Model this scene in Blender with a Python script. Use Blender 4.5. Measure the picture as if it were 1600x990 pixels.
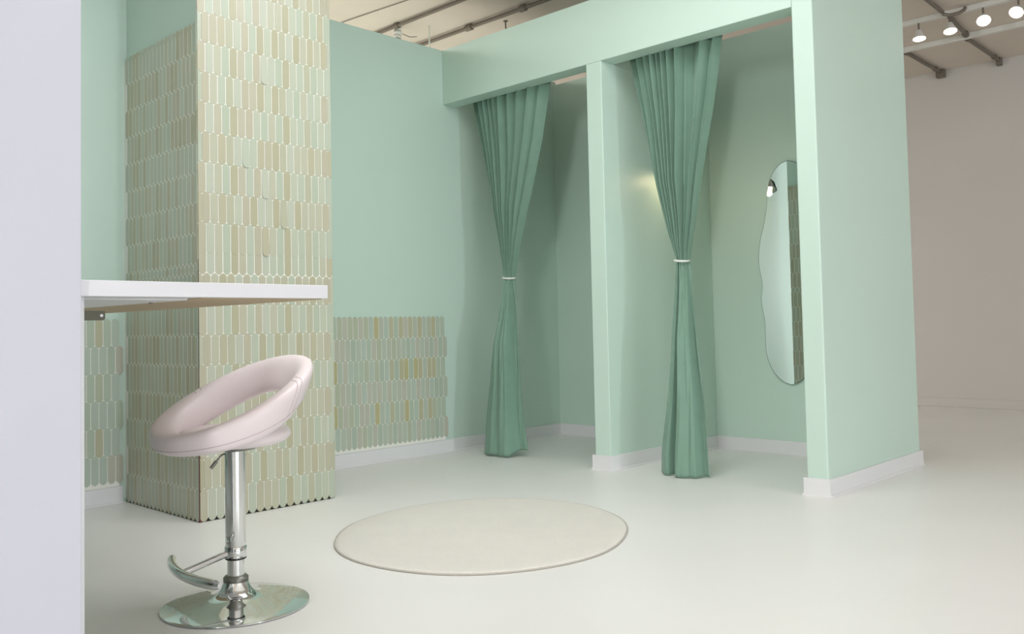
import bpy, bmesh, math, random
from mathutils import Vector, Matrix

random.seed(7)
S = bpy.context.scene
for o in list(bpy.data.objects):
    bpy.data.objects.remove(o)
COL = S.collection

# ------------------------------------------------------------------ camera
# x runs along the back wall into the booths, y runs towards the back wall
FPX, CYPX = 1386.5, 453.0
CAM = Vector((0.0, 0.0, 0.8))
_yaw, _pit, _rol = 0.80827, 0.04145, -0.02126
_F = Vector((math.sin(_yaw), math.cos(_yaw), 0)); _R = Vector((math.cos(_yaw), -math.sin(_yaw), 0)); _U = Vector((0, 0, 1))
F2 = _F * math.cos(_pit) + _U * math.sin(_pit); U2 = _U * math.cos(_pit) - _F * math.sin(_pit)
R3 = _R * math.cos(_rol) + U2 * math.sin(_rol); U3 = U2 * math.cos(_rol) - _R * math.sin(_rol)
cd = bpy.data.cameras.new('camera'); cam = bpy.data.objects.new('camera', cd); COL.objects.link(cam)
cam.matrix_world = Matrix(((R3.x, U3.x, -F2.x, CAM.x), (R3.y, U3.y, -F2.y, CAM.y), (R3.z, U3.z, -F2.z, CAM.z), (0, 0, 0, 1)))
cd.sensor_width = 36.0; cd.lens = FPX / 1600 * 36; cd.shift_y = -(495 - CYPX) / 1600; cd.clip_start = 0.05
S.camera = cam

def on(u, v, ax, val):
    """point of the plane ax = val seen at photo pixel (u, v)"""
    d = F2 + R3 * ((u - 800) / FPX) - U3 * ((v - CYPX) / FPX)
    i = 'xyz'.index(ax)
    return CAM + d * ((val - CAM[i]) / d[i])

# ------------------------------------------------------------------ light
S.view_settings.view_transform = 'Standard'; S.view_settings.look = 'None'
S.view_settings.gamma = 1.0; S.view_settings.use_curve_mapping = False
S.view_settings.exposure = 0.14
W = bpy.data.worlds.new('daylight'); S.world = W; W.use_nodes = True
W.node_tree.nodes['Background'].inputs[0].default_value = (0.80, 0.88, 1.0, 1)
W.node_tree.nodes['Background'].inputs[1].default_value = 1.0

def area(name, loc, aim, sx, sy, watts, col, shape='RECTANGLE', spread=180):
    l = bpy.data.lights.new(name, 'AREA'); l.shape = shape; l.size = sx; l.size_y = sy; l.energy = watts; l.color = col
    l.spread = math.radians(spread)
    o = bpy.data.objects.new(name, l); COL.objects.link(o); o.location = loc
    o.rotation_euler = (Vector(aim) - Vector(loc)).to_track_quat('-Z', 'Y').to_euler()
    return o
area('narrow_window_daylight', (2.35, -8.35, 1.5), (3.2, 3.0, 1.3), 0.40, 2.2, 128.0, (0.85, 0.94, 1.0))
area('wide_window_fill', (-0.8, -8.35, 1.75), (1.6, 3.0, 1.2), 4.4, 1.7, 95.0, (0.92, 0.955, 1.0))  # weak broad fill light added at the unseen wide window for the whole room
area('side_window_daylight', (-6.85, -2.8, 1.5), (4.0, 2.4, 1.4), 0.7, 1.3, 185.0, (0.98, 0.975, 0.97))
area('ceiling_fill', (2.0, 2.05, 2.98), (2.0, 2.05, 0), 2.3, 1.6, 48.0, (0.98, 0.98, 1.0))  # unseen fill light added overhead to brighten floor and walls, no fixture
area('front_fill', (2.0, -3.0, 2.98), (2.0, -3.0, 0), 6.0, 5.0, 36.0, (0.97, 0.98, 1.0))  # wide overhead fill added out of view on the camera side
area('alcove_fill', (0.1, 3.1, 2.98), (0.1, 3.1, 0), 1.4, 0.9, 7.0, (1.0, 0.98, 0.93))  # fill light added behind the partition to lift the dark alcove
area('rear_room_fill', (3.0, 6.1, 2.98), (3.0, 6.1, 0), 5.0, 1.6, 165.0, (1.0, 0.95, 0.93))  # unseen light added beyond the partition so the ceiling there brightens

# ------------------------------------------------------------------ materials
def srgb(r, g, b):
    f = lambda c: (c / 255 / 12.92) if c / 255 <= 0.04045 else ((c / 255 + 0.055) / 1.055) ** 2.4
    return (f(r), f(g), f(b), 1)
def mat(name, col, rough=0.5, metal=0.0, var=0.0, scale=8.0, bump=0.0, bscale=60.0, sheen=0.0, coat=0.0, emit=None, estr=0.0, stretch=None, spec=0.5, var2=None):
    m = bpy.data.materials.new(name); m.use_nodes = True
    nt = m.node_tree; b = nt.nodes['Principled BSDF']
    b.inputs['Base Color'].default_value = col; b.inputs['Roughness'].default_value = rough; b.inputs['Metallic'].default_value = metal
    b.inputs['Specular IOR Level'].default_value = spec
    if sheen:
        b.inputs['Sheen Weight'].default_value = sheen; b.inputs['Sheen Roughness'].default_value = 0.4
    if coat: b.inputs['Coat Weight'].default_value = coat; b.inputs['Coat Roughness'].default_value = 0.15
    if emit: b.inputs['Emission Color'].default_value = emit; b.inputs['Emission Strength'].default_value = estr
    if var or bump:
        tc = nt.nodes.new('ShaderNodeTexCoord'); src = tc.outputs['Object']
        if stretch:
            mp = nt.nodes.new('ShaderNodeMapping'); mp.inputs['Scale'].default_value = stretch
            nt.links.new(src, mp.inputs[0]); src = mp.outputs[0]
    if var:
        n = nt.nodes.new('ShaderNodeTexNoise'); n.inputs['Scale'].default_value = scale; n.inputs['Detail'].default_value = 5
        nt.links.new(src, n.inputs['Vector'])
        mx = nt.nodes.new('ShaderNodeMix'); mx.data_type = 'RGBA'
        c2 = var2 or tuple(min(1, c * (1 - var)) for c in col[:3]) + (1,)
        mx.inputs[6].default_value = tuple(min(1, c * (1 + var * 0.5)) for c in col[:3]) + (1,); mx.inputs[7].default_value = c2
        nt.links.new(n.outputs['Fac'], mx.inputs[0]); nt.links.new(mx.outputs[2], b.inputs['Base Color'])
    if bump:
        n2 = nt.nodes.new('ShaderNodeTexNoise'); n2.inputs['Scale'].default_value = bscale; n2.inputs['Detail'].default_value = 4
        nt.links.new(src, n2.inputs['Vector'])
        bp = nt.nodes.new('ShaderNodeBump'); bp.inputs['Strength'].default_value = bump; bp.inputs['Distance'].default_value = 0.01
        nt.links.new(n2.outputs['Fac'], bp.inputs['Height']); nt.links.new(bp.outputs[0], b.inputs['Normal'])
    return m

M = {}
M['mint'] = mat('mint_paint', srgb(204, 227, 214), 0.45, var=0.03, scale=2.5, bump=0.03, bscale=180)
M['white_paint'] = mat('white_paint', srgb(232, 232, 234), 0.4, var=0.02, scale=3, bump=0.02, bscale=150)
M['panel_white'] = mat('panel_white', srgb(208, 209, 221), 0.5, var=0.02, scale=4, bump=0.03, bscale=220)
M['laminate'] = mat('white_laminate', srgb(228, 228, 233), 0.3)
M['underside'] = mat('raw_board', srgb(188, 170, 140), 0.7, var=0.08, scale=12, stretch=(1, 6, 1))
M['floor'] = mat('white_painted_concrete', srgb(240, 240, 237), 0.34, var=0.06, scale=1.3, bump=0.04, bscale=25)
M['grey_wall'] = mat('far_wall_paint', srgb(203, 198, 193), 0.6, var=0.03, scale=1.5, bump=0.02, bscale=80)
M['ceiling'] = mat('ceiling_paint', srgb(214, 203, 190), 0.7, var=0.08, scale=3, bump=0.06, bscale=12)
M['grout'] = mat('grout', srgb(242, 242, 234), 0.6)
M['dark'] = mat('dark_gap', srgb(48, 44, 40), 0.8)
M['maroon'] = mat('maroon_backing', srgb(104, 62, 54), 0.7)
M['velvet'] = mat('green_curtain_cloth', srgb(128, 161, 143), 0.75, var=0.10, scale=14, bump=0.05, bscale=300, sheen=0.25, spec=0.2)
M['elastic'] = mat('white_elastic', srgb(235, 238, 232), 0.6)
M['chrome'] = mat('chrome', (0.72, 0.74, 0.74, 1), 0.07, 1.0)
M['steel'] = mat('grey_steel', srgb(140, 140, 132), 0.4, 0.8)
M['dull_steel'] = mat('dull_zinc_steel', srgb(98, 96, 84), 0.5, 0.6)
M['rubber'] = mat('black_rubber', srgb(25, 25, 25), 0.6)
M['leather'] = mat('blush_leatherette', srgb(236, 224, 226), 0.42, var=0.03, scale=6, bump=0.05, bscale=260, coat=0.1)
M['seam'] = mat('seam_thread', srgb(190, 176, 180), 0.7)
M['rug'] = mat('white_rug_pile', srgb(236, 234, 225), 0.95, var=0.06, scale=7, bump=0.6, bscale=220, sheen=0.4, spec=0.1)
M['rug_edge'] = mat('rug_binding', srgb(190, 186, 176), 0.9, bump=0.3, bscale=300)
M['mirror'] = mat('mirror_silver', (0.86, 0.90, 0.90, 1), 0.015, 1.0)
M['glass_edge'] = mat('mirror_glass_edge', srgb(70, 105, 90), 0.15, coat=0.5)
M['conduit'] = mat('grey_conduit', srgb(122, 114, 104), 0.5, 0.3)
M['fixture'] = mat('white_fixture', srgb(222, 220, 214), 0.45)
M['bulb'] = mat('lamp_face', (1, 0.95, 0.85, 1), 0.4, emit=(1.0, 0.90, 0.74, 1), estr=6.0)
M['warm_bulb'] = mat('warm_bulb', (1, 0.9, 0.7, 1), 0.4, emit=(1.0, 0.78, 0.52, 1), estr=2.2)
TILE_COL = [(193, 199, 179), (193, 194, 172), (189, 198, 179), (190, 187, 161), (193, 191, 169), (186, 196, 176),
            (185, 183, 155), (193, 199, 181), (188, 190, 165), (190, 187, 164)]
TILES = [mat('glazed_tile', srgb(*c), 0.28, var=0.10, scale=9, stretch=(1, 1, 0.5)) for c in TILE_COL]
DADO_COL = [(190, 200, 184), (186, 200, 181), (192, 190, 158), (191, 197, 180), (188, 202, 188), (193, 187, 146),
            (195, 196, 180), (188, 195, 172), (182, 196, 179), (192, 193, 164)]
DADO = [mat('glazed_wall_tile', srgb(*c), 0.28, var=0.10, scale=9, stretch=(1, 1, 0.5)) for c in DADO_COL]

# ------------------------------------------------------------------ mesh helpers
def mesh_obj(name, verts, faces, m, parent=None, smooth=False):
    me = bpy.data.meshes.new(name); me.from_pydata([tuple(v) for v in verts], [], faces); me.update()
    bm = bmesh.new(); bm.from_mesh(me); bmesh.ops.recalc_face_normals(bm, faces=bm.faces); bm.to_mesh(me); bm.free()
    if smooth:
        for p in me.polygons: p.use_smooth = True
    me.materials.append(M[m] if isinstance(m, str) else m)
    o = bpy.data.objects.new(name, me); COL.objects.link(o); o.parent = parent
    return o
def box(name, lo, hi, m, parent=None, bevel=0.0, segs=2):
    bm = bmesh.new(); bmesh.ops.create_cube(bm, size=1)
    for v in bm.verts:
        v.co = Vector([(lo[i] + hi[i]) / 2 + v.co[i] * (hi[i] - lo[i]) for i in range(3)])
    if bevel: bmesh.ops.bevel(bm, geom=bm.edges[:], offset=bevel, segments=segs, profile=0.5, affect='EDGES')
    me = bpy.data.meshes.new(name); bm.to_mesh(me); bm.free(); me.materials.append(M[m])
    o = bpy.data.objects.new(name, me); COL.objects.link(o); o.parent = parent
    return o
def lathe_data(prof, n=48, c=(0, 0, 0), caps=True):
    vs, fs = [], []
    for r, z in prof:
        for k in range(n):
            a = 2 * math.pi * k / n; vs.append((c[0] + r * math.cos(a), c[1] + r * math.sin(a), c[2] + z))
    for i in range(len(prof) - 1):
        for k in range(n):
            fs.append((i * n + k, i * n + (k + 1) % n, (i + 1) * n + (k + 1) % n, (i + 1) * n + k))
    if caps and prof[0][0] > 1e-6: fs.append(tuple(range(n))[::-1])
    if caps and prof[-1][0] > 1e-6: fs.append(tuple((len(prof) - 1) * n + k for k in range(n)))
    return vs, fs
def lathe(name, prof, m, parent=None, n=48, c=(0, 0, 0), smooth=True, caps=True):
    o = mesh_obj(name, *lathe_data(prof, n, c, caps), m, parent, smooth)
    bm = bmesh.new(); bm.from_mesh(o.data); bmesh.ops.remove_doubles(bm, verts=bm.verts, dist=1e-6); bmesh.ops.recalc_face_normals(bm, faces=bm.faces); bm.to_mesh(o.data); bm.free()
    if smooth: o.data.set_sharp_from_angle(angle=math.radians(40))
    return o
def tube_data(pts, r, n=12, closed=False):
    pts = [Vector(p) for p in pts]; vs, fs = [], []
    N = len(pts); up = None
    for i, p in enumerate(pts):
        t = (pts[(i + 1) % N] - pts[i - 1]) if closed else (pts[min(i + 1, N - 1)] - pts[max(i - 1, 0)])
        t.normalize()
        if up is None: up = Vector((0, 0, 1)) if abs(t.z) < 0.9 else Vector((1, 0, 0))
        s = t.cross(up).normalized(); up = s.cross(t).normalized()
        rr = r[i] if isinstance(r, (list, tuple)) else r
        for k in range(n):
            a = 2 * math.pi * k / n; vs.append(p + s * (rr * math.cos(a)) + up * (rr * math.sin(a)))
    for i in range(N if closed else N - 1):
        j = (i + 1) % N
        for k in range(n): fs.append((i * n + k, i * n + (k + 1) % n, j * n + (k + 1) % n, j * n + k))
    if not closed: fs.append(tuple(range(n))[::-1]); fs.append(tuple((N - 1) * n + k for k in range(n)))
    return vs, fs
def tube(name, pts, r, m, parent=None, n=12, closed=False):
    o = mesh_obj(name, *tube_data(pts, r, n, closed), m, parent, True)
    o.data.set_sharp_from_angle(angle=math.radians(50))
    return o
def tag(o, label, cat, group=None, kind=None):
    o['label'] = label; o['category'] = cat
    if group: o['group'] = group
    if kind: o['kind'] = kind
    return o
def struct(o, label, cat):
    return tag(o, label, cat, kind='structure')
def empty(name, loc):
    o = bpy.data.objects.new(name, None); COL.objects.link(o); o.location = loc; o.empty_display_size = 0.1
    return o
def multi_box(name, boxes, m, parent=None):
    vs, fs = [], []
    for lo, hi in boxes:
        b = len(vs)
        for x in (lo[0], hi[0]):
            for y in (lo[1], hi[1]):
                for z in (lo[2], hi[2]): vs.append((x, y, z))
        fs += [tuple(b + i for i in f) for f in ((0, 1, 3, 2), (4, 6, 7, 5), (0, 4, 5, 1), (2, 3, 7, 6), (0, 2, 6, 4), (1, 5, 7, 3))]
    return mesh_obj(name, vs, fs, m, parent)

# ------------------------------------------------------------------ room shell
YB, XF, XFI, ZS, ZT = 4.336, 3.914, 4.033, 2.279, 2.642      # back wall, booth front, its inner face, soffit, partition top
Y1, Y1W, Y2, Y2W = 3.014, 3.121, 1.778, 1.880                 # divider and end wall faces
XBB, XBO = 5.030, 5.065                                       # booth back inner / outer
XR, ZC, YR, XL = 8.506, 3.042, -8.5, -7.0
struct(box('floor', (XL - .1, YR - .1, -0.1), (XR + .1, 7.5, 0), 'floor'), 'glossy white painted concrete floor', 'floor')
struct(box('ceiling', (XL - .1, YR - .1, ZC), (XR + .1, 7.5, ZC + .1), 'ceiling'), 'beige painted ceiling with exposed pipes', 'ceiling')
struct(box('wall_back', (XL, YB, 0), (XBO, YB + .1, ZT), 'mint'), 'mint green back wall with a tiled lower band', 'wall')
struct(box('wall_far', (XR, YR - .1, 0), (XR + .1, 7.5, ZC), 'grey_wall'), 'off white far wall below the track lights', 'wall')
struct(box('wall_outer', (XL - .1, 7.4, 0), (XR, 7.5, ZC), 'grey_wall'), 'off white outer wall beyond the mint partition', 'wall')
struct(multi_box('wall_side', [((XL - .1, YR, 0), (XL, -3.2, ZC)), ((XL - .1, -2.4, 0), (XL, 7.4, ZC)), ((XL - .1, -3.2, 0), (XL, -2.4, .8)), ((XL - .1, -3.2, 2.2), (XL, -2.4, ZC))], 'white_paint'), 'white side wall of the room with one window', 'wall')
wf = multi_box('window_3', [((XL - .08, -3.2, .8), (XL - .02, -3.16, 2.2)), ((XL - .08, -2.44, .8), (XL - .02, -2.4, 2.2)), ((XL - .08, -3.16, .8), (XL - .02, -2.44, .84)), ((XL - .08, -3.16, 2.16), (XL - .02, -2.44, 2.2))], 'white_paint')
struct(wf, 'white framed window in the side wall', 'window')
# wall behind the photographer with two windows
w1, w2 = (2.12, 2.58, 0.4, 2.6), (-3.1, 1.5, 0.85, 2.65)
struct(multi_box('wall_rear', [((XL, YR - .1, 0), (XR, YR, .4)), ((XL, YR - .1, 2.65), (XR, YR, ZC)), ((XL, YR - .1, .4), (w2[0], YR, 2.65)),
        ((w2[0], YR - .1, .4), (w2[1], YR, w2[2])), ((w2[1], YR - .1, .4), (w1[0], YR, 2.65)), ((w1[0], YR - .1, 2.6), (w1[1], YR, 2.65)),
        ((w1[1], YR - .1, .4), (XR, YR, 2.65))], 'white_paint'), 'white wall with a narrow and a wide window', 'wall')
gl = bpy.data.materials.new('window_glass'); gl.use_nodes = True
gl.node_tree.nodes['Principled BSDF'].inputs['Transmission Weight'].default_value = 1.0
gl.node_tree.nodes['Principled BSDF'].inputs['Roughness'].default_value = 0.0
M['glass'] = gl
box('pane', (XL - .055, -3.16, .84), (XL - .045, -2.44, 2.16), 'glass', bpy.data.objects['window_3'])
for i, (x0, x1, z0, z1) in enumerate((w1, w2)):
    wf = multi_box('window_%d' % (i + 1), [((x0, YR - .08, z0), (x0 + .04, YR - .02, z1)), ((x1 - .04, YR - .08, z0), (x1, YR - .02, z1)),
        ((x0 + .04, YR - .08, z0), (x1 - .04, YR - .02, z0 + .04)), ((x0 + .04, YR - .08, z1 - .04), (x1 - .04, YR - .02, z1))], 'white_paint')
    struct(wf, ['narrow tall white framed window', 'wide white framed window'][i], 'window')
    box('pane', (x0 + .04, YR - .055, z0 + .04), (x1 - .04, YR - .045, z1 - .04), 'glass', wf)

# booths
def merged_wall(name, boxes, m):
    return multi_box(name, boxes, m)
struct(box('wall_beam', (XF, Y2W, ZS), (XFI, YB, ZT), 'mint', bevel=.003), 'mint green header beam above the two curtained booths', 'beam')
struct(box('wall_divider', (XF, Y1, 0), (XBB, Y1W, ZS), 'mint', bevel=.004), 'mint green divider wall between the two booths', 'wall')
struct(box('wall_divider_upper', (XFI, Y1, ZS), (XBB, Y1W, ZT), 'mint'), 'upper band of the mint divider wall behind the beam', 'wall')
struct(box('wall_end', (XF, Y2, 0), (XBO, Y2W, ZT), 'mint', bevel=.006), 'mint green end wall of the booths', 'wall')
struct(box('wall_booth_back', (XBB, Y2W, 0), (XBO, YB, 2.612), 'mint'), 'mint green back wall inside the booths', 'wall')
HB, TB = 0.079, 0.013
def baseboard(name, x0, y0, x1, y1, label):
    o = box(name, (x0, y0, 0), (x1, y1, HB), 'white_paint', bevel=.003)
    return struct(o, label, 'baseboard')
def shoe(parent, pts):
    """painted quarter-round bead in the angle of baseboard and floor"""
    tube('shoe_bead', pts, 0.007, 'white_paint', parent, 8)
b = baseboard('baseboard_back', 2.52, YB - TB, XBB, YB, 'white baseboard under the tiled band of the back wall'); shoe(b, [(2.52, YB - TB, .002), (XBB, YB - TB, .002)])
b = baseboard('baseboard_alcove', 0.2, YB - TB, 1.80, YB, 'white baseboard of the alcove left of the tiled column'); shoe(b, [(0.2, YB - TB, .002), (1.8, YB - TB, .002)])
b = struct(multi_box('baseboard_divider', [((XF - TB, Y1 - TB, 0), (XF, Y1W + TB, HB)), ((XF, Y1 - TB, 0), (XBB, Y1, HB)), ((XF, Y1W, 0), (XBB, Y1W + TB, HB))], 'white_paint'), 'white baseboard around the booth divider', 'baseboard')
shoe(b, [(XBB, Y1 - TB, .002), (XF - TB, Y1 - TB, .002), (XF - TB, Y1W + TB, .002), (XBB, Y1W + TB, .002)])
b = struct(multi_box('baseboard_end', [((XF - TB, Y2 - TB, 0), (XF, Y2W + TB, HB)), ((XF, Y2 - TB, 0), (XBO, Y2, HB)), ((XF, Y2W, 0), (XBB, Y2W + TB, HB)), ((XBO, Y2 - TB, 0), (XBO + TB, Y2 + .3, HB))], 'white_paint'), 'white baseboard around the booth end wall', 'baseboard')
shoe(b, [(XBO + TB, Y2 - TB, .002), (XF - TB, Y2 - TB, .002), (XF - TB, Y2W + TB, .002), (XBB, Y2W + TB, .002)])
b = struct(multi_box('baseboard_booth', [((XBB - TB, Y2W + TB, 0), (XBB, Y1 - TB, HB)), ((XBB - TB, Y1W + TB, 0), (XBB, YB - TB, HB))], 'white_paint'), 'white baseboard on the rear walls of the booths', 'baseboard')
baseboard('baseboard_far', XR - .012, YR, XR, 7.4, 'low off white baseboard of the far wall').data.materials[0] = M['grey_wall']

# ------------------------------------------------------------------ tiles
TP, TR, GAP = 0.03828, 0.1315, 0.0032         # tile pitch across, row pitch, joint
def tile_outline(w, zlo, zhi, ph, cut=0):
    """elongated hexagon with rounded points; z measured from the row's lower tip; cut -1/+1 keeps one half"""
    h = w / 2
    pts = [(-h, zlo + ph), (-h * .55, zlo + ph * .32), (0, zlo), (h * .55, zlo + ph * .32), (h, zlo + ph),
           (h, zhi - ph), (h * .55, zhi - ph * .32), (0, zhi), (-h * .55, zhi - ph * .32), (-h, zhi - ph)]
    if cut: pts = [(x, z) for x, z in pts if x * cut >= 0]
    return pts
def tile_mesh(name, m, height=TR, tip=True, cut=0, width=TP, gap=GAP):
    ph = 0.014
    pts = tile_outline(width - gap, 0, height + ph - gap - .0016, ph, cut)
    n = len(pts); vs = []
    cx = sum(p[0] for p in pts) / n; cz = sum(p[1] for p in pts) / n
    for x, z in pts: vs.append((x, 0, z))
    for x, z in pts: vs.append((x, -0.0042, z))
    for x, z in pts: vs.append((cx + (x - cx) * .965, -0.0055, cz + (z - cz) * .985))
    fs = [tuple(range(2 * n, 3 * n))]
    for ring in (0, 1):
        for k in range(n): fs.append((ring * n + k, ring * n + (k + 1) % n, (ring + 1) * n + (k + 1) % n, (ring + 1) * n + k))
    me = bpy.data.meshes.new(name); me.from_pydata(vs, [], fs); me.update()
    bm = bmesh.new(); bm.from_mesh(me); bmesh.ops.recalc_face_normals(bm, faces=bm.faces)
    if cut == 0 or True:
        # make sure the glazed face looks towards -y
        for f in bm.faces:
            if all(abs(v.co.y + 0.0055) < 1e-6 for v in f.verts) and f.normal.y > 0: bmesh.ops.reverse_faces(bm, faces=bm.faces[:]); break
    bm.to_mesh(me); bm.free()
    if m: me.materials.append(m)
    return me
def add_tile(me, loc, parent, rz=0.0, tilt=0.0):
    o = bpy.data.objects.new('tile', me); COL.objects.link(o); o.parent = parent
    o.location = loc; o.rotation_euler = (tilt, 0, rz)
    return o
class Joined:
    """collects many tile meshes into one object with several materials"""
    def __init__(s): s.v = []; s.f = []; s.mi = []
    def add(s, me, Mx, mi):
        b0 = len(s.v)
        s.v += [tuple(Mx @ v.co) for v in me.vertices]
        for p in me.polygons: s.f.append(tuple(b0 + i for i in p.vertices)); s.mi.append(mi)
    def build(s, name, mats, parent):
        me = bpy.data.meshes.new(name); me.from_pydata(s.v, [], s.f); me.update()
        for m in mats: me.materials.append(m)
        me.polygons.foreach_set('material_index', s.mi)
        o = bpy.data.objects.new(name, me); COL.objects.link(o); o.parent = parent; o['kind'] = 'stuff'
        return o

# the column that stands out from the back wall
YC, XC0, XC1 = 3.5895, 1.8153, 2.5044
BK = 0.005                                    # grout bed thickness
colm = struct(box('wall_column', (XC0 + .012, YC + .012, 0.0), (XC1 - .012, YB, ZC), 'mint'), 'square column clad in pale green picket tiles', 'column')
ROWS = [(-0.001 + TR * k, TR) for k in range(8)] + [(1.053, 0.088)] + [(1.142 + TR * k, TR) for k in range(15)]
box('grout_bed', (XC0 + .003, YC + .0008, 0.018), (XC1 - .004, YC + .012, ZC), 'grout', colm)
box('grout_bed', (XC0 - .0003, YC + .012, 0.018), (XC0 + .012, YB, 2.128), 'grout', colm)
box('grout_bed', (XC1 - .012, YC + .012, 0.018), (XC1 + .0003, YB, 1.99), 'grout', colm)
box('base_gap', (XC0 + .006, YC + .006, 0.0), (XC1 - .006, YB, 0.018), 'dark', colm)
box('corner_gap', (XC0 - .0005, YC - .0005, 0.0), (XC0 + .0055, YC + .0055, 0.56), 'maroon', colm)
box('corner_gap', (XC0 + .001, YC + .0015, 0.56), (XC0 + .006, YC + .006, 1.12), 'dark', colm)
rnd = random.Random(3)
full = [tile_mesh('tile', t) for t in TILES]; short = [tile_mesh('tile', t, 0.110) for t in TILES]
halfL = [tile_mesh('tile', t, TR, cut=-1) for t in TILES]; halfR = [tile_mesh('tile', t, TR, cut=1) for t in TILES]
PAT_A = [9, 1, 3, 8, 7, 9, 2, 6, 0, 6, 8, 7, 6, 1, 3, 1, 9]
PAT_B = [9, 7, 1, 5, 6, 4, 2, 9, 7, 1, 5, 6, 0, 2, 8, 5, 0, 2]
def pick(col, row, seed, off=None):
    if off is not None:
        p = PAT_B if off == 0.5 else PAT_A
        return rnd.randrange(10) if rnd.random() < 0.12 else p[col % len(p)]
    r = random.Random(seed * 7919 + (row % 2) * 131 + col * 17)
    a = r.randrange(10)
    return rnd.randrange(10) if rnd.random() < 0.4 else a
rest = Joined(); count = 0
for k, (z, hgt) in enumerate(ROWS):
    if z + .05 > ZC: break
    off = 0.5 if k % 2 == 0 else 1.0
    if k >= 9: off = 0.5 if k % 2 == 1 else 1.0
    n = 18 if off == 0.5 else 17
    zz = z
    cutz = hgt
    for i in range(n):
        x = XC0 + (i + off) * TP; c = pick(i, k, 5, off)
        me = (short if hgt < .1 else full)[c]
        if z + hgt > ZC - .01: continue
        if count < 300 and z < 2.2:
            t = add_tile(me, (x, YC + .0045 + (.0007 if hgt < .1 else 0), zz + .001), colm, 0, rnd.uniform(-.006, .006)); count += 1
            if rnd.random() < .03 and hgt > .1: t.rotation_euler[0] = -.032; t.location.y -= .0042      # lifting at its lower tip
        else:
            rest.add(me, Matrix.Translation((x, YC + .0045, zz + .001)), c)
    if off == 1.0 and hgt > .1 and z + hgt < ZC - .01:
        c = rnd.randrange(10)
        rest.add(halfR[c], Matrix.Translation((XC0 + .002, YC + .0045, zz + .001)), c)
        rest.add(halfL[rnd.randrange(10)], Matrix.Translation((XC1 - .002, YC + .0045, zz + .001)), rnd.randrange(10))
sides = Joined()
SIDE_ROWS = [(-0.001 + TR * k, TR) for k in range(8)] + [(1.051, 0.041)] + [(1.0925 + TR * k, TR) for k in range(9)]
tiny = [tile_mesh('tile', t, 0.041, gap=.0036) for t in TILES]; sidef = [tile_mesh('tile', t, TR, gap=.0036) for t in TILES]
for side, top in ((0, 2.05), (1, 1.92)):
    for k, (z, hgt) in enumerate(SIDE_ROWS):
        if z > top: break
        off = 0.5 if k % 2 == 0 else 1.0
        n = int((YB - YC) / TP - off + .45)
        if off == 1.0 and hgt > .1:
            c = rnd.choice((0, 1, 3, 4, 6, 7, 8))
            if side == 0: sides.add(halfL[0], Matrix.Translation((XC0 + .0045, YC + .006, z + .001)) @ Matrix.Rotation(-math.pi / 2, 4, 'Z'), c)
            else: sides.add(halfR[0], Matrix.Translation((XC1 - .0045, YC + .006, z + .001)) @ Matrix.Rotation(math.pi / 2, 4, 'Z'), c)
        for i in range(n + 1):
            y = YC + .004 + (i + off) * TP
            if y + TP / 2 > YB: continue
            c = pick(i, k, 9 + side); c = c if c not in (2, 5) or rnd.random() < .3 else 7; me = (tiny if hgt < .1 else sidef)[c]
            if side == 0: Mx = Matrix.Translation((XC0 + .0045, y, z + .001)) @ Matrix.Rotation(-math.pi / 2, 4, 'Z')
            else: Mx = Matrix.Translation((XC1 - .0045, y, z + .001)) @ Matrix.Rotation(math.pi / 2, 4, 'Z')
            sides.add(me, Mx, c)
rest.build('tile_cladding', TILES, colm)
sides.build('tile_cladding', TILES, colm)

# tiled band on the back wall, both sides of the column
DR = 0.1295; wall_back = bpy.data.objects['wall_back']
dful = [tile_mesh('tile', t, DR, gap=.0034) for t in DADO]
for x0, x1 in ((1.43, 1.805), (2.515, 3.905)):
    box('grout_bed', (x0, YB - .0056, HB + .001), (x1 - TP * .54, YB, .868), 'grout', wall_back)
    for k in range(6):
        off = 0.5 if k % 2 else 0.0
        i = 0
        while True:
            x = x1 - (i + .5 + (off)) * TP
            if x - TP / 2 < x0: break
            warm = k % 2 == 1
            r = random.Random(int(x * 1000) * 3 + 11 * (k % 2)); c = r.randrange(10)
            if not warm and c in (2, 5, 9): c = rnd.choice((0, 1, 3, 4, 6, 8))
            if rnd.random() < .35: c = rnd.choice((0, 1, 3, 4, 6, 7, 8))
            add_tile(dful[c], (x, YB - .002, 0.094 + k * DR), wall_back, 0, rnd.uniform(-.004, .004))
            i += 1

# ------------------------------------------------------------------ white partition and counter at the left
XP, YP = 0.739, 1.985
pw = struct(box('wall_left', (XL, YP, 0), (XP, YP + .06, ZC), 'panel_white', bevel=.003), 'white partition wall that carries the counter', 'wall')
box('back_board', (XL, YP + .06, 0), (XP + .0275, YP + .075, .8865), 'white_paint', pw)
XT, ZU = 1.378, 0.8865
ct = empty('counter', (1.0, 2.6, ZU))
def kid(o, root):
    o.parent = root; o.matrix_parent_inverse = Matrix.Translation(root.location).inverted(); return o
ct_top = kid(box('worktop', (XP - .2, 2.05, ZU), (XT, YB - .003, ZU + .0355), 'laminate', bevel=.0015), ct)
kid(box('front_edge', (XP + .0005, 1.999, ZU), (XT, 2.0498, ZU + .0355), 'laminate', bevel=.0015), ct)
kid(box('underside_board', (XP + .29, 2.02, ZU - .002), (XT - .004, YB - .006, ZU), 'underside'), ct)
kid(box('support_board', (XP + .0005, 2.08, ZU - .004), (XP + .285, YB - .006, ZU), 'white_paint', bevel=.001), ct)
for y in (2.25, 2.75, 3.4):
    kid(lathe('screw', [(0, -.0035), (.005, -.003), (.006, 0)], 'steel', None, 12, (XP + .27, y, ZU - .004)), ct)
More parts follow.
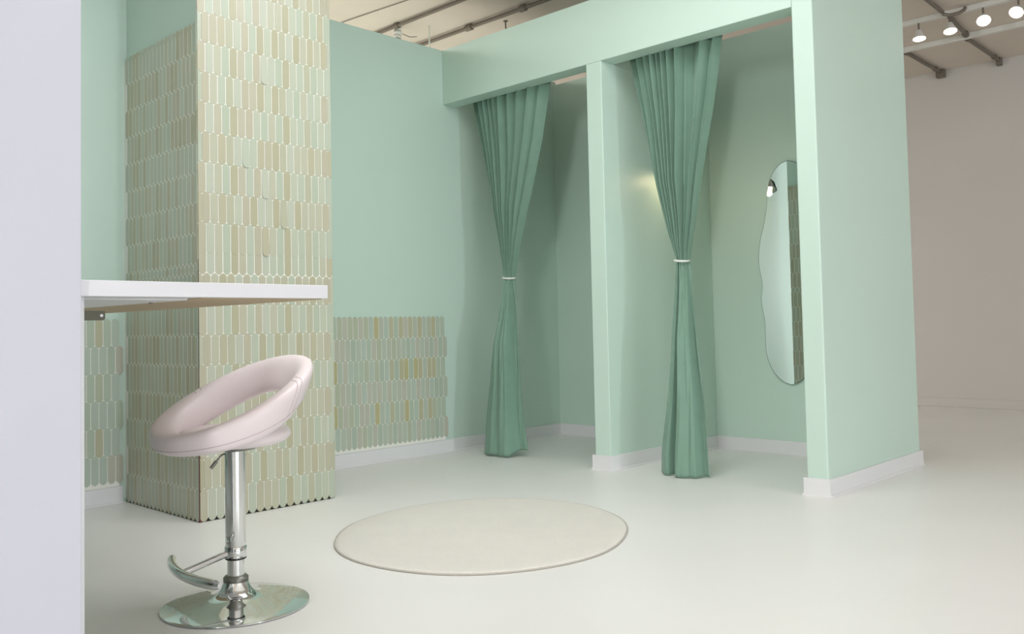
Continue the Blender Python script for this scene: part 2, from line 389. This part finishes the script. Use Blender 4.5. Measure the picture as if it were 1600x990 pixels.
# steel strap: flat bar with a rounded end and a hole
def strap(name):
    y0, y1 = 2.085, 2.0885
    x0, x1, z0, z1 = .70, .828, .835, .857
    pts = [(x0, z0)] + [(x1 - .006 + .006 * math.sin(a), z0 + .006 - .006 * math.cos(a)) for a in [i * math.pi / 12 for i in range(7)]] + [(x1, z1), (x0, z1)]
    n = len(pts); vs = [(x, y0, z) for x, z in pts] + [(x, y1, z) for x, z in pts]
    fs = [tuple(range(n)), tuple(range(n, 2 * n))[::-1]] + [(k, (k + 1) % n, n + (k + 1) % n, n + k) for k in range(n)]
    o = mesh_obj(name, vs, fs, 'dull_steel'); return o
br = strap('bracket'); kid(br, ct)
kid(box('bracket_flange', (.70, 2.0885, .855), (.736, 2.11, ZU - .004), 'dull_steel'), ct)
kid(lathe('bracket_hole', [(0, 0), (.0035, 0), (.0035, .001), (0, .001)], 'laminate', None, 12), ct)
bh = [o for o in ct.children if o.name.startswith('bracket_hole')][0]
bh.data.transform(Matrix.Translation((.8195, 2.0848, .846)) @ Matrix.Rotation(math.pi / 2, 4, 'X'))
tag(ct, 'white counter top with a thick edge fixed to the white partition', 'counter')

# ------------------------------------------------------------------ bar stool
SX, SY = 1.339, 2.428
st = empty('bar_stool', (SX, SY, 0)); tag(st, 'blush leatherette bar stool with chrome column and round base', 'stool')
fx = Vector((-.997, -.074, 0)).normalized(); sx = Vector((-fx.y, fx.x, 0))          # facing direction, side
lathe('base', [(0, 0), (.205, 0), (.2105, .003), (.210, .006), (.20, .0095), (.15, .017), (.10, .025), (.07, .031), (.052, .040), (.043, .053), (.038, .066), (.036, .072), (0, .072)], 'chrome', st, 72)
lathe('base_collar', [(.033, .070), (.036, .074), (.036, .083), (.031, .088), (.026, .090)], 'steel', st, 40)
lathe('gas_lift', [(.0245, .085), (.0245, .145)], 'chrome', st, 40)
lathe('rubber_ring', [(.0285, .136), (.0305, .1375), (.0305, .1405), (.0285, .142)], 'rubber', st, 40)
lathe('column', [(.0285, .1415), (.0292, .143), (.0292, .30), (.0292, .462), (.02, .463)], 'chrome', st, 48)
# footrest: short bar and curved rest
J = Vector((-.170, -.003, .127)); E1 = Vector((-.105, .187, .128)); E2 = Vector((-.147, -.180, .122))
ft = tube('footrest', [Vector((-.012, 0, .158)), J * .5 + Vector((-.012, 0, .158)) * .5, J], .0095, 'chrome', st, 16)
arc = []
for i in range(33):
    t = i / 32
    c = J * 2 - (E1 + E2) / 2
    arc.append(E1 * (1 - t) ** 2 + c * 2 * t * (1 - t) + E2 * t * t)
tube('foot_bar', arc, [.008, .0125] + [.0138] * (len(arc) - 4) + [.0125, .008], 'chrome', ft, 16)
lathe('clamp', [(.0293, .140), (.0315, .143), (.0315, .172), (.0293, .175)], 'chrome', st, 40)
lp = [Vector((-.01, .005, .452)), Vector((-.034, .018, .440)), Vector((-.046, .024, .424))]
lev = tube('lever', lp, .0028, 'steel', st, 8)
tube('lever_grip', [lp[-1], lp[-1] + Vector((-.014, .007, -.020))], .0055, 'steel', lev, 10)
# seat cushion: rounded pad under the ring
def seat_pad():
    vs, fs = [], []; n = 72
    prof = [(0, .468), (.05, .466), (.10, .467), (.13, .472), (.150, .482), (.160, .494), (.158, .506), (.150, .516), (.13, .521), (.10, .520), (.05, .517), (0, .516)]
    for r, z in prof:
        for k in range(n):
            a = 2 * math.pi * k / n
            p = fx * (r * math.cos(a) * 1.02) + sx * (r * math.sin(a) * 1.0)
            vs.append((p.x, p.y, z))
    for i in range(len(prof) - 1):
        for k in range(n): fs.append((i * n + k, i * n + (k + 1) % n, (i + 1) * n + (k + 1) % n, (i + 1) * n + k))
    o = mesh_obj('seat', vs, fs, 'leather', st, True)
    bm = bmesh.new(); bm.from_mesh(o.data); bmesh.ops.remove_doubles(bm, verts=bm.verts, dist=1e-5); bmesh.ops.recalc_face_normals(bm, faces=bm.faces); bm.to_mesh(o.data); bm.free()
    return o
seat_pad()
def ring_geo(a):
    c = (1 + math.cos(a)) / 2                     # 1 at the front, 0 at the back
    ztop = .727 - .205 * c - .002 * math.sin(a) ** 2
    zbot = .618 - .158 * c - .022 * math.sin(a) ** 2
    rc = .188 + .004 * c
    hw = .026 + .018 * c                          # half thickness
    flare = .020 * (1 - c) + .006
    return ztop, zbot, rc, hw, flare
def ring_pt(a, b):
    ztop, zbot, rc, hw, flare = ring_geo(a)
    cb, sb = math.cos(b), math.sin(b)
    ex = 0.72
    X = math.copysign(abs(cb) ** ex, cb); Z = math.copysign(abs(sb) ** ex, sb)
    r = rc + hw * X + flare * Z
    p = fx * (r * math.cos(a)) + sx * (r * math.sin(a))
    return Vector((p.x, p.y, (ztop + zbot) / 2 + (ztop - zbot) / 2 * Z))
def seat_ring():
    vs, fs = [], []; n, m = 120, 28
    for i in range(n):
        for k in range(m): vs.append(ring_pt(2 * math.pi * i / n, 2 * math.pi * k / m))
    for i in range(n):
        for k in range(m):
            j = (i + 1) % n; l = (k + 1) % m
            fs.append((i * m + k, i * m + l, j * m + l, j * m + k))
    return mesh_obj('backrest', vs, fs, 'leather', st, True)
rg = seat_ring()
def off_ring(a, b, d):
    p = ring_pt(a, b); q = ring_pt(a, b + .02); s = ring_pt(a + .01, b)
    nrm = (q - p).cross(s - p).normalized()
    c = Vector((0, 0, 0)); ztop, zbot, rc, hw, fl = ring_geo(a); c = (fx * math.cos(a) + sx * math.sin(a)) * rc; c.z = (ztop + zbot) / 2
    if nrm.dot(p - c) < 0: nrm = -nrm
    return p + nrm * d
tube('seam', [off_ring(2 * math.pi * i / 120, -.35, -.0004) for i in range(120)], .0012, 'seam', rg, 6, closed=True)
for a0 in (math.pi * .55, math.pi * .58, -math.pi * .55, -math.pi * .58):
    tube('seam', [off_ring(a0 + .1 * (b + .3), b, -.0004) for b in [(-.35 + 2.2 * i / 20) for i in range(21)]], .0011, 'seam', rg, 6)
lathe('seat_plate', [(.035, .452), (.06, .456), (.075, .468)], 'steel', st, 32)

# ------------------------------------------------------------------ curtains
def interp(tab, z):
    tab = sorted(tab)
    if z <= tab[0][0]: return tab[0][1]
    for (z0, y0), (z1, y1) in zip(tab, tab[1:]):
        if z <= z1:
            t = (z - z0) / (z1 - z0); return y0 + (y1 - y0) * t
    return tab[-1][1]
def smooth(a, b, x):
    t = min(1, max(0, (x - a) / (b - a))); return t * t * (3 - 2 * t)
def curtain(xc, left, right, tie, pleats, lower, label, bottom_x, seed, hem):
    zt = on(tie[0], tie[1], 'x', xc).z
    def place(u, v):
        p = on(u, v, 'x', xc)
        for _ in range(3):
            q = max(0, (zt - p.z) / zt); p = on(u, v, 'x', xc + (bottom_x - xc) * q)
        return p
    L = [(p.z, p.y) for p in (place(u, v) for u, v in left)]
    Rr = [(p.z, p.y) for p in (place(u, v) for u, v in right)]
    ztop = 2.325
    root = empty('curtain', (xc, on(tie[0], tie[1], 'x', xc).y, 0.0)); tag(root, label, 'curtain', 'tied curtains of the two booths')
    NU, NZ = 300, 150
    r = random.Random(seed)
    # pleat list: (centre u, half width, depth, overlap)
    def fold(u, pl):
        d = 0.0; sh = 0.0
        for c, hw, dep in pl:
            t = (u - c) / hw
            if abs(t) < 1:
                g = math.cos(t * math.pi / 2) ** 1.1
                d += dep * g; sh += -0.34 * hw * math.sin(t * math.pi) * g
        return d, sh
    def steps(u, pl):
        d = 0.0
        for c, wd_, dep in pl: d += dep * smooth(c - wd_, c + wd_, u)
        return d
    vs, fs = [], []
    for iz in range(NZ + 1):
        s = iz / NZ
        z = ztop + (hem(0.5) - ztop) * s
        for iu in range(NU + 1):
            u = iu / NU
            zz = ztop + (hem(u) - ztop) * s
            yl, yr = interp(L, zz), interp(Rr, zz)
            wd = abs(yr - yl)
            up = smooth(zt - .06, zt + .06, zz)
            d1, s1 = fold(u, pleats); d1 *= 1.8; d2 = steps(u, lower); s2 = 0.0
            a1 = min(1.0, .35 + .9 * (zz - zt) / .6) if zz > zt else .35
            a2 = min(1.0, .25 + 1.1 * (zt - zz) / .6) if zz < zt else .25
            d = d1 * up * a1 + d2 * (1 - up) * a2
            sh = s1 * up + s2 * (1 - up)
            uu = min(1, max(0, u + sh))
            # the bundle is round where it is tied and flattens away from the tie
            bundle = math.exp(-((zz - zt) / .10) ** 2)
            e = 2 * uu - 1
            x = xc - d + .012 * bundle
            x -= bundle * (.024 * math.sqrt(max(0, 1 - e * e)))
            if zz < zt:
                q = (zt - zz) / zt
                x += (bottom_x - xc) * q - .035 * q * max(0, 1 - e * e)
            x += .0025 * math.sin(31 * u + 5 * zz + seed) + .0018 * math.sin(57 * u - 9 * zz)
            y = yl + (yr - yl) * uu
            vs.append((x, y, zz))
    w = NU + 1
    for iz in range(NZ):
        for iu in range(NU): fs.append((iz * w + iu, iz * w + iu + 1, (iz + 1) * w + iu + 1, (iz + 1) * w + iu))
    cl = mesh_obj('cloth', vs, fs, 'velvet', None, True); kid(cl, root)
    sm = cl.modifiers.new('thickness', 'SOLIDIFY'); sm.thickness = .003; sm.offset = 0
    yl, yr = interp(L, zt), interp(Rr, zt); cy = (yl + yr) / 2; ry = abs(yl - yr) / 2 + .003
    ring = [Vector((xc - .008 + .034 * math.cos(a), cy + ry * math.sin(a), zt + .006 * math.sin(a + .6))) for a in [2 * math.pi * i / 40 for i in range(40)]]
    kid(tube('tie_band', ring, .006, 'elastic', None, 8, closed=True), root)
    ys = interp(L, 2.2), interp(Rr, 2.2)
    return root
XCU = 4.078
def rod(y0, y1, label):
    o = tube('curtain_rod', [(XCU + .01, y0, 2.335), (XCU + .01, y1, 2.335)], .008, 'fixture', None, 12)
    tag(o, label, 'rod')
curtain(XCU, [(738, 158), (757, 250), (775, 345), (787, 415), (789.5, 434), (787, 445), (783, 500), (772, 600), (763, 660), (758, 712)],
        [(861, 129), (848, 215), (831, 300), (815, 370), (804, 428), (803.5, 434), (805, 445), (811, 500), (815, 560), (818, 610), (822, 650), (829, 705)],
        (797, 434),
        [(.045, .05, -.02), (.13, .045, .026), (.205, .035, .030), (.27, .03, .032), (.33, .035, .030), (.41, .05, .034), (.53, .06, .030), (.66, .075, .036), (.81, .075, .040), (.93, .06, .030)],
        [(.07, .07, .012), (.235, .035, .075), (.34, .10, .012), (.50, .06, -.016), (.60, .06, .016), (.83, .03, -.085), (.93, .05, .008)],
        'green curtain tied at the waist in the booth beside the tiled wall band', 4.03, 1, lambda u: .012 + (.03 * smooth(.8, .86, u)))
rod(Y1W, YB, 'white curtain rod behind the beam of the booth beside the tiled wall')
curtain(XCU, [(983, 93), (1005, 190), (1025, 290), (1045, 370), (1056, 401), (1057.5, 407), (1056, 416), (1054, 470), (1049, 560), (1042, 640), (1035, 705), (1034, 760)],
        [(1129, 52), (1115, 160), (1100, 260), (1088, 340), (1077, 400), (1075.5, 407), (1078, 416), (1082, 470), (1088, 540), (1098, 620), (1103, 680), (1107, 745), (1112, 760)],
        (1066, 407),
        [(.05, .055, -.024), (.13, .05, .028), (.22, .035, .032), (.29, .03, .034), (.35, .028, .03), (.41, .028, .034), (.48, .035, .034), (.57, .04, .036), (.68, .06, -.02), (.83, .06, .032), (.95, .045, .026)],
        [(.08, .08, .03), (.30, .04, -.055), (.42, .08, .075), (.62, .12, -.022), (.86, .035, -.06), (.95, .05, .02)],
        'green curtain tied at the waist in the booth with the wavy mirror', 4.00, 4, lambda u: .008)
rod(Y2W, Y1, 'white curtain rod behind the beam of the booth with the mirror')

# ------------------------------------------------------------------ mirror and sconce in the booth
XM = XBB - .012
left_px = [(1230, 250.5), (1219, 255), (1210, 265), (1203, 278), (1199.5, 292), (1198.5, 310), (1197, 330), (1193, 352), (1188, 372), (1185, 395), (1185, 412), (1188, 428), (1191.5, 444), (1190.5, 455),
           (1189, 467), (1191, 482), (1195, 500), (1196, 520), (1196, 543), (1199, 560), (1206, 577), (1216, 590), (1227, 598), (1237, 601)]
lp_ = [on(u, v, 'x', XM) for u, v in left_px]
Lp = [(p.y, p.z) for p in lp_]
cyM = (Lp[0][0] + Lp[-1][0]) / 2; czM = (Lp[0][1] + Lp[-1][1]) / 2
out = Lp + [(2 * cyM - y, 2 * czM - z) for y, z in Lp][1:-1] if False else Lp + [(2 * cyM - y, 2 * czM - z) for y, z in Lp]
# smooth closed outline (Chaikin)
for _ in range(3):
    nw = []
    for i in range(len(out)):
        a, b2 = out[i], out[(i + 1) % len(out)]
        nw += [(a[0] * .75 + b2[0] * .25, a[1] * .75 + b2[1] * .25), (a[0] * .25 + b2[0] * .75, a[1] * .25 + b2[1] * .75)]
    out = nw
mr = empty('wall_mirror', (XBB - .006, cyM, min(z for y, z in out))); tag(mr, 'tall frameless mirror with a wavy outline on the booth rear wall', 'mirror')
n = len(out)
g = mesh_obj('backing', [(XM + .0005, y, z) for y, z in out] + [(XBB - .0005, y, z) for y, z in out],
             [tuple(range(n)), tuple(range(n, 2 * n))] + [(k, (k + 1) % n, n + (k + 1) % n, n + k) for k in range(n)], 'glass_edge'); kid(g, mr)
cyy = sum(y for y, z in out) / n; czz = sum(z for y, z in out) / n
g = mesh_obj('mirror_glass', [(XM, cyy + (y - cyy) * .988, czz + (z - czz) * .996) for y, z in out], [tuple(range(n))], 'mirror'); kid(g, mr)

# wall sconce on the divider, hidden by the curtain and seen in the mirror
sc = empty('wall_sconce', (4.45, Y1, 1.74)); tag(sc, 'small domed chrome wall sconce reflected in the wavy mirror', 'sconce')
def lathe_dir(name, prof, m, root, origin, axis, n=32):
    o = lathe(name, prof, m, None, n, caps=False)
    q = Vector(axis).to_track_quat('Z', 'Y').to_matrix().to_4x4()
    o.data.transform(Matrix.Translation(origin) @ q); kid(o, root); return o
lathe_dir('back_plate', [(0, 0), (.045, 0), (.045, .012), (.03, .018), (0, .018)], 'chrome', sc, (4.45, Y1, 1.78), (0, -1, 0))
kid(tube('arm', [(4.45, Y1 - .015, 1.78), (4.45, Y1 - .06, 1.80), (4.45, Y1 - .105, 1.79), (4.45, Y1 - .12, 1.77)], .007, 'chrome', None, 10), sc)
lathe_dir('shade', [(.012, 0), (.030, .010), (.050, .035), (.060, .070), (.062, .085), (.060, .085), (.048, .036), (.028, .013), (.012, .004)], 'chrome', sc, (4.45, Y1 - .12, 1.775), (.25, -.1, -1))
lathe_dir('bulb', [(0, 0), (.012, .002), (.024, .02), (.030, .04), (.024, .062), (0, .072)], 'warm_bulb', sc, (4.455, Y1 - .123, 1.752), (.25, -.1, -1))
pl = bpy.data.lights.new('sconce_glow', 'POINT'); pl.energy = 0.8; pl.color = (1, .74, .44); pl.shadow_soft_size = .02
plo = bpy.data.objects.new('sconce_glow', pl); COL.objects.link(plo); plo.location = (4.47, Y1 - .135, 1.672)

# ------------------------------------------------------------------ rug
rgx, rgy, rr = 2.465, 2.535, 0.598
def rugr(a): return rr * (1 + .028 * math.cos(2 * a) + .048 * math.sin(2 * a) + .006 * math.sin(3 * a + 1) + .004 * math.sin(7 * a))
rt = empty('round_rug', (rgx, rgy, 0)); tag(rt, 'round white low pile rug on the floor', 'rug')
vs, fs = [], []; n = 160
rings = [(0, .013), (.25, .010), (.5, .010), (.75, .0102), (.9, .0102), (.965, .0097), (.985, .008), (.992, .005), (.992, .001)]
for q, z in rings[1:]:
    for k in range(n):
        a = 2 * math.pi * k / n; r = rugr(a) * q; vs.append((r * math.cos(a), r * math.sin(a), z))
vs.append((0, 0, .010))
for i in range(len(rings) - 2):
    for k in range(n): fs.append((i * n + k, i * n + (k + 1) % n, (i + 1) * n + (k + 1) % n, (i + 1) * n + k))
for k in range(n): fs.append((len(vs) - 1, k, (k + 1) % n))
mesh_obj('pile', vs, fs, 'rug', rt, True)
tube('binding', [(rugr(2 * math.pi * k / n) * .996 * math.cos(2 * math.pi * k / n), rugr(2 * math.pi * k / n) * .996 * math.sin(2 * math.pi * k / n), .0035) for k in range(n)], .0032, 'rug_edge', rt, 8, closed=True)

# ------------------------------------------------------------------ ceiling services
def conduit(name, pts, r, label, cat, group, couplings=()):
    o = tube(name, pts, r, 'conduit', None, 10); tag(o, label, cat, group)
    for c0, c1 in couplings:
        tube('coupling', [c0, c1], r * 1.7, 'conduit', o, 10)
    return o
conduit('conduit', [(4.085, 7.39, 3.02), (4.085, 5.03, 3.02), (4.085, 3.2, 3.02)], .013, 'grey conduit on the ceiling above the back wall, with ribbed duct beside it', 'conduit', None,
        [((4.085, 5.03, 3.02), (4.085, 4.99, 3.02))])
conduit('conduit', [(4.49, 7.39, 3.015), (4.49, 2.6, 3.015)], .014, 'grey conduit on the ceiling running over the booths', 'conduit', None,
        [((4.49, 4.70, 3.015), (4.49, 4.64, 3.015)), ((4.49, 4.15, 3.015), (4.49, 4.10, 3.015))])
dt = empty('ribbed_duct', (4.13, 5.06, 2.7)); tag(dt, 'pale ribbed duct hanging from the ceiling behind the back wall', 'duct')
prof = []
for i in range(41):
    z = ZC - .01 - i * .008
    flare = .028 if i < 25 else .028 + .03 * smooth(25, 40, i)
    prof.append((flare + .004 * math.sin(i * 1.6), z))
o = lathe('duct_body', [(0, prof[-1][1])] + prof[::-1] + [(0, prof[0][1])], 'fixture', None, 28, (4.13, 5.06, 0)); kid(o, dt)
kid(tube('wire', [(4.13 + .04 * math.cos(a), 5.06 + .04 * math.sin(a), 2.93 + .012 * math.sin(2 * a)) for a in [2 * math.pi * i / 24 for i in range(24)]], .003, 'conduit', None, 6, closed=True), dt)
kid(tube('wire', [(4.15, 5.03, 2.98), (4.20, 5.0, 2.96), (4.24, 4.97, 2.965)], .003, 'conduit', None, 6), dt)
tag(tube('hanger_rod', [(4.30, 4.90, ZC), (4.30, 4.90, 2.6)], .006, 'fixture', None, 8), 'thin white hanger rod below the ceiling conduits', 'rod')
hk = tube('ceiling_hook', [(4.64, 4.44, ZC), (4.64, 4.44, 2.99), (4.645, 4.43, 2.97), (4.65, 4.43, 2.955)], .005, 'conduit', None, 8); tag(hk, 'small grey hook on the ceiling beside the booth conduit', 'hook')
lathe('hook_plate', [(0, 0), (.016, 0), (.016, -.006), (0, -.006)], 'conduit', hk, 16, (4.64, 4.44, ZC))
tag(tube('ceiling_cable', [(3.75, 6.6, 3.035), (3.78, 5.2, 3.035), (3.9, 4.0, 3.035)], .003, 'conduit', None, 6), 'thin cable stapled across the ceiling beside the conduit', 'cable')
# right hand side
tr = tag(box('lighting_track', (6.855, -1.0, 3.005), (6.895, 5.5, ZC), 'fixture', bevel=.003), 'white lighting track that carries the spotlights', 'track')
tag(box('ceiling_rail', (7.515, -3.0, 3.0), (7.555, 7.39, ZC), 'fixture', bevel=.004), 'white ceiling rail between the track and the far wall', 'rail')
for y, x0, x1, lab in ((2.655, 7.575, 8.44, 'grey conduit with a square box near the mint end wall'), (2.175, 7.575, 8.44, 'grey conduit with a small box at the far wall below the spotlights')):
    root = empty('ceiling_conduit', (x0, y, 3.015)); tag(root, lab, 'conduit')
    kid(tube('pipe', [(x0, y, 3.02), (x1, y, 3.02)], .015, 'conduit', None, 10), root)
    s = .036 if y > 2.4 else .02
    kid(box('junction_box', (x1 - .01, y - s, 2.985 - s * .4), (x1 + .05, y + s, ZC - .002), 'conduit', bevel=.004), root)
    kid(tube('coupling', [(x1 - .14, y, 3.02), (x1 - .10, y, 3.02)], .022, 'conduit', None, 10), root)
    kid(tube('coupling', [(x0 + .01, y, 3.02), (x0 + .05, y, 3.02)], .022, 'conduit', None, 10), root)
root = empty('ceiling_conduit', (6.9, 2.10, 3.015)); tag(root, 'grey conduit between the lighting track and the ceiling rail', 'conduit')
kid(tube('pipe', [(6.905, 2.10, 3.02), (7.50, 2.15, 3.02)], .015, 'conduit', None, 10), root)
kid(tube('coupling', [(7.44, 2.145, 3.02), (7.49, 2.15, 3.02)], .024, 'conduit', None, 10), root)
root = empty('ceiling_conduit', (6.5, 2.09, 3.02)); tag(root, 'dark cable conduit looping to the lighting track', 'conduit')
kid(tube('pipe', [(5.6, 2.08, 3.02), (6.5, 2.095, 3.02), (6.78, 2.10, 3.015)], .015, 'conduit', None, 10), root)
kid(tube('loop', [(6.78, 2.10, 3.0) , (6.80, 2.06, 2.985), (6.82, 2.0, 2.99), (6.84, 1.97, 3.01), (6.85, 1.965, 3.03)], .012, 'conduit', None, 10), root)
for y, z0, tilt, aim in ((2.30, 2.88, 10, (-.9, -.45)), (2.083, 2.872, 16, (-.9, -.45)), (1.857, 2.888, 40, (-.95, -.3)), (1.63, 2.885, 44, (-.9, .1))):
    i = (2.30, 2.083, 1.857, 1.63).index(y)
    lab = ['spotlight on the track nearest the mint end wall, almost facing down', 'second track spotlight from the mint end wall, tilted slightly',
           'third track spotlight from the mint end wall, tilted towards the booths', 'fourth track spotlight from the mint end wall, tilted steeply'][i]
    root = empty('spotlight', (6.875, y, 2.88)); tag(root, lab, 'spotlight', 'track spotlights')
    kid(tube('stem', [(6.875, y, 3.005), (6.875, y, 2.945)], .007, 'conduit', None, 8), root)
    ax = Vector((aim[0], aim[1], 0)).normalized() * math.sin(math.radians(tilt)) - Vector((0, 0, 1)) * math.cos(math.radians(tilt))
    base = Vector((6.875, y, 2.95))
    lathe_dir('shade', [(0, 0), (.018, 0), (.024, .012), (.030, .03), (.046, .062), (.047, .068), (.0445, .068)], 'fixture', root, base, ax)
    lathe_dir('lamp_face', [(0, .0655), (.0445, .0655), (.0445, .0665), (0, .0668)], 'bulb', root, base, ax)
    sl = bpy.data.lights.new('spot_glow', 'SPOT'); sl.energy = 4; sl.color = (1, .90, .76); sl.spot_size = math.radians(80); sl.spot_blend = .8; sl.shadow_soft_size = .04
    so = bpy.data.objects.new('spot_glow', sl); COL.objects.link(so); so.location = base + ax * .075
    so.rotation_euler = ax.to_track_quat('-Z', 'Y').to_euler()
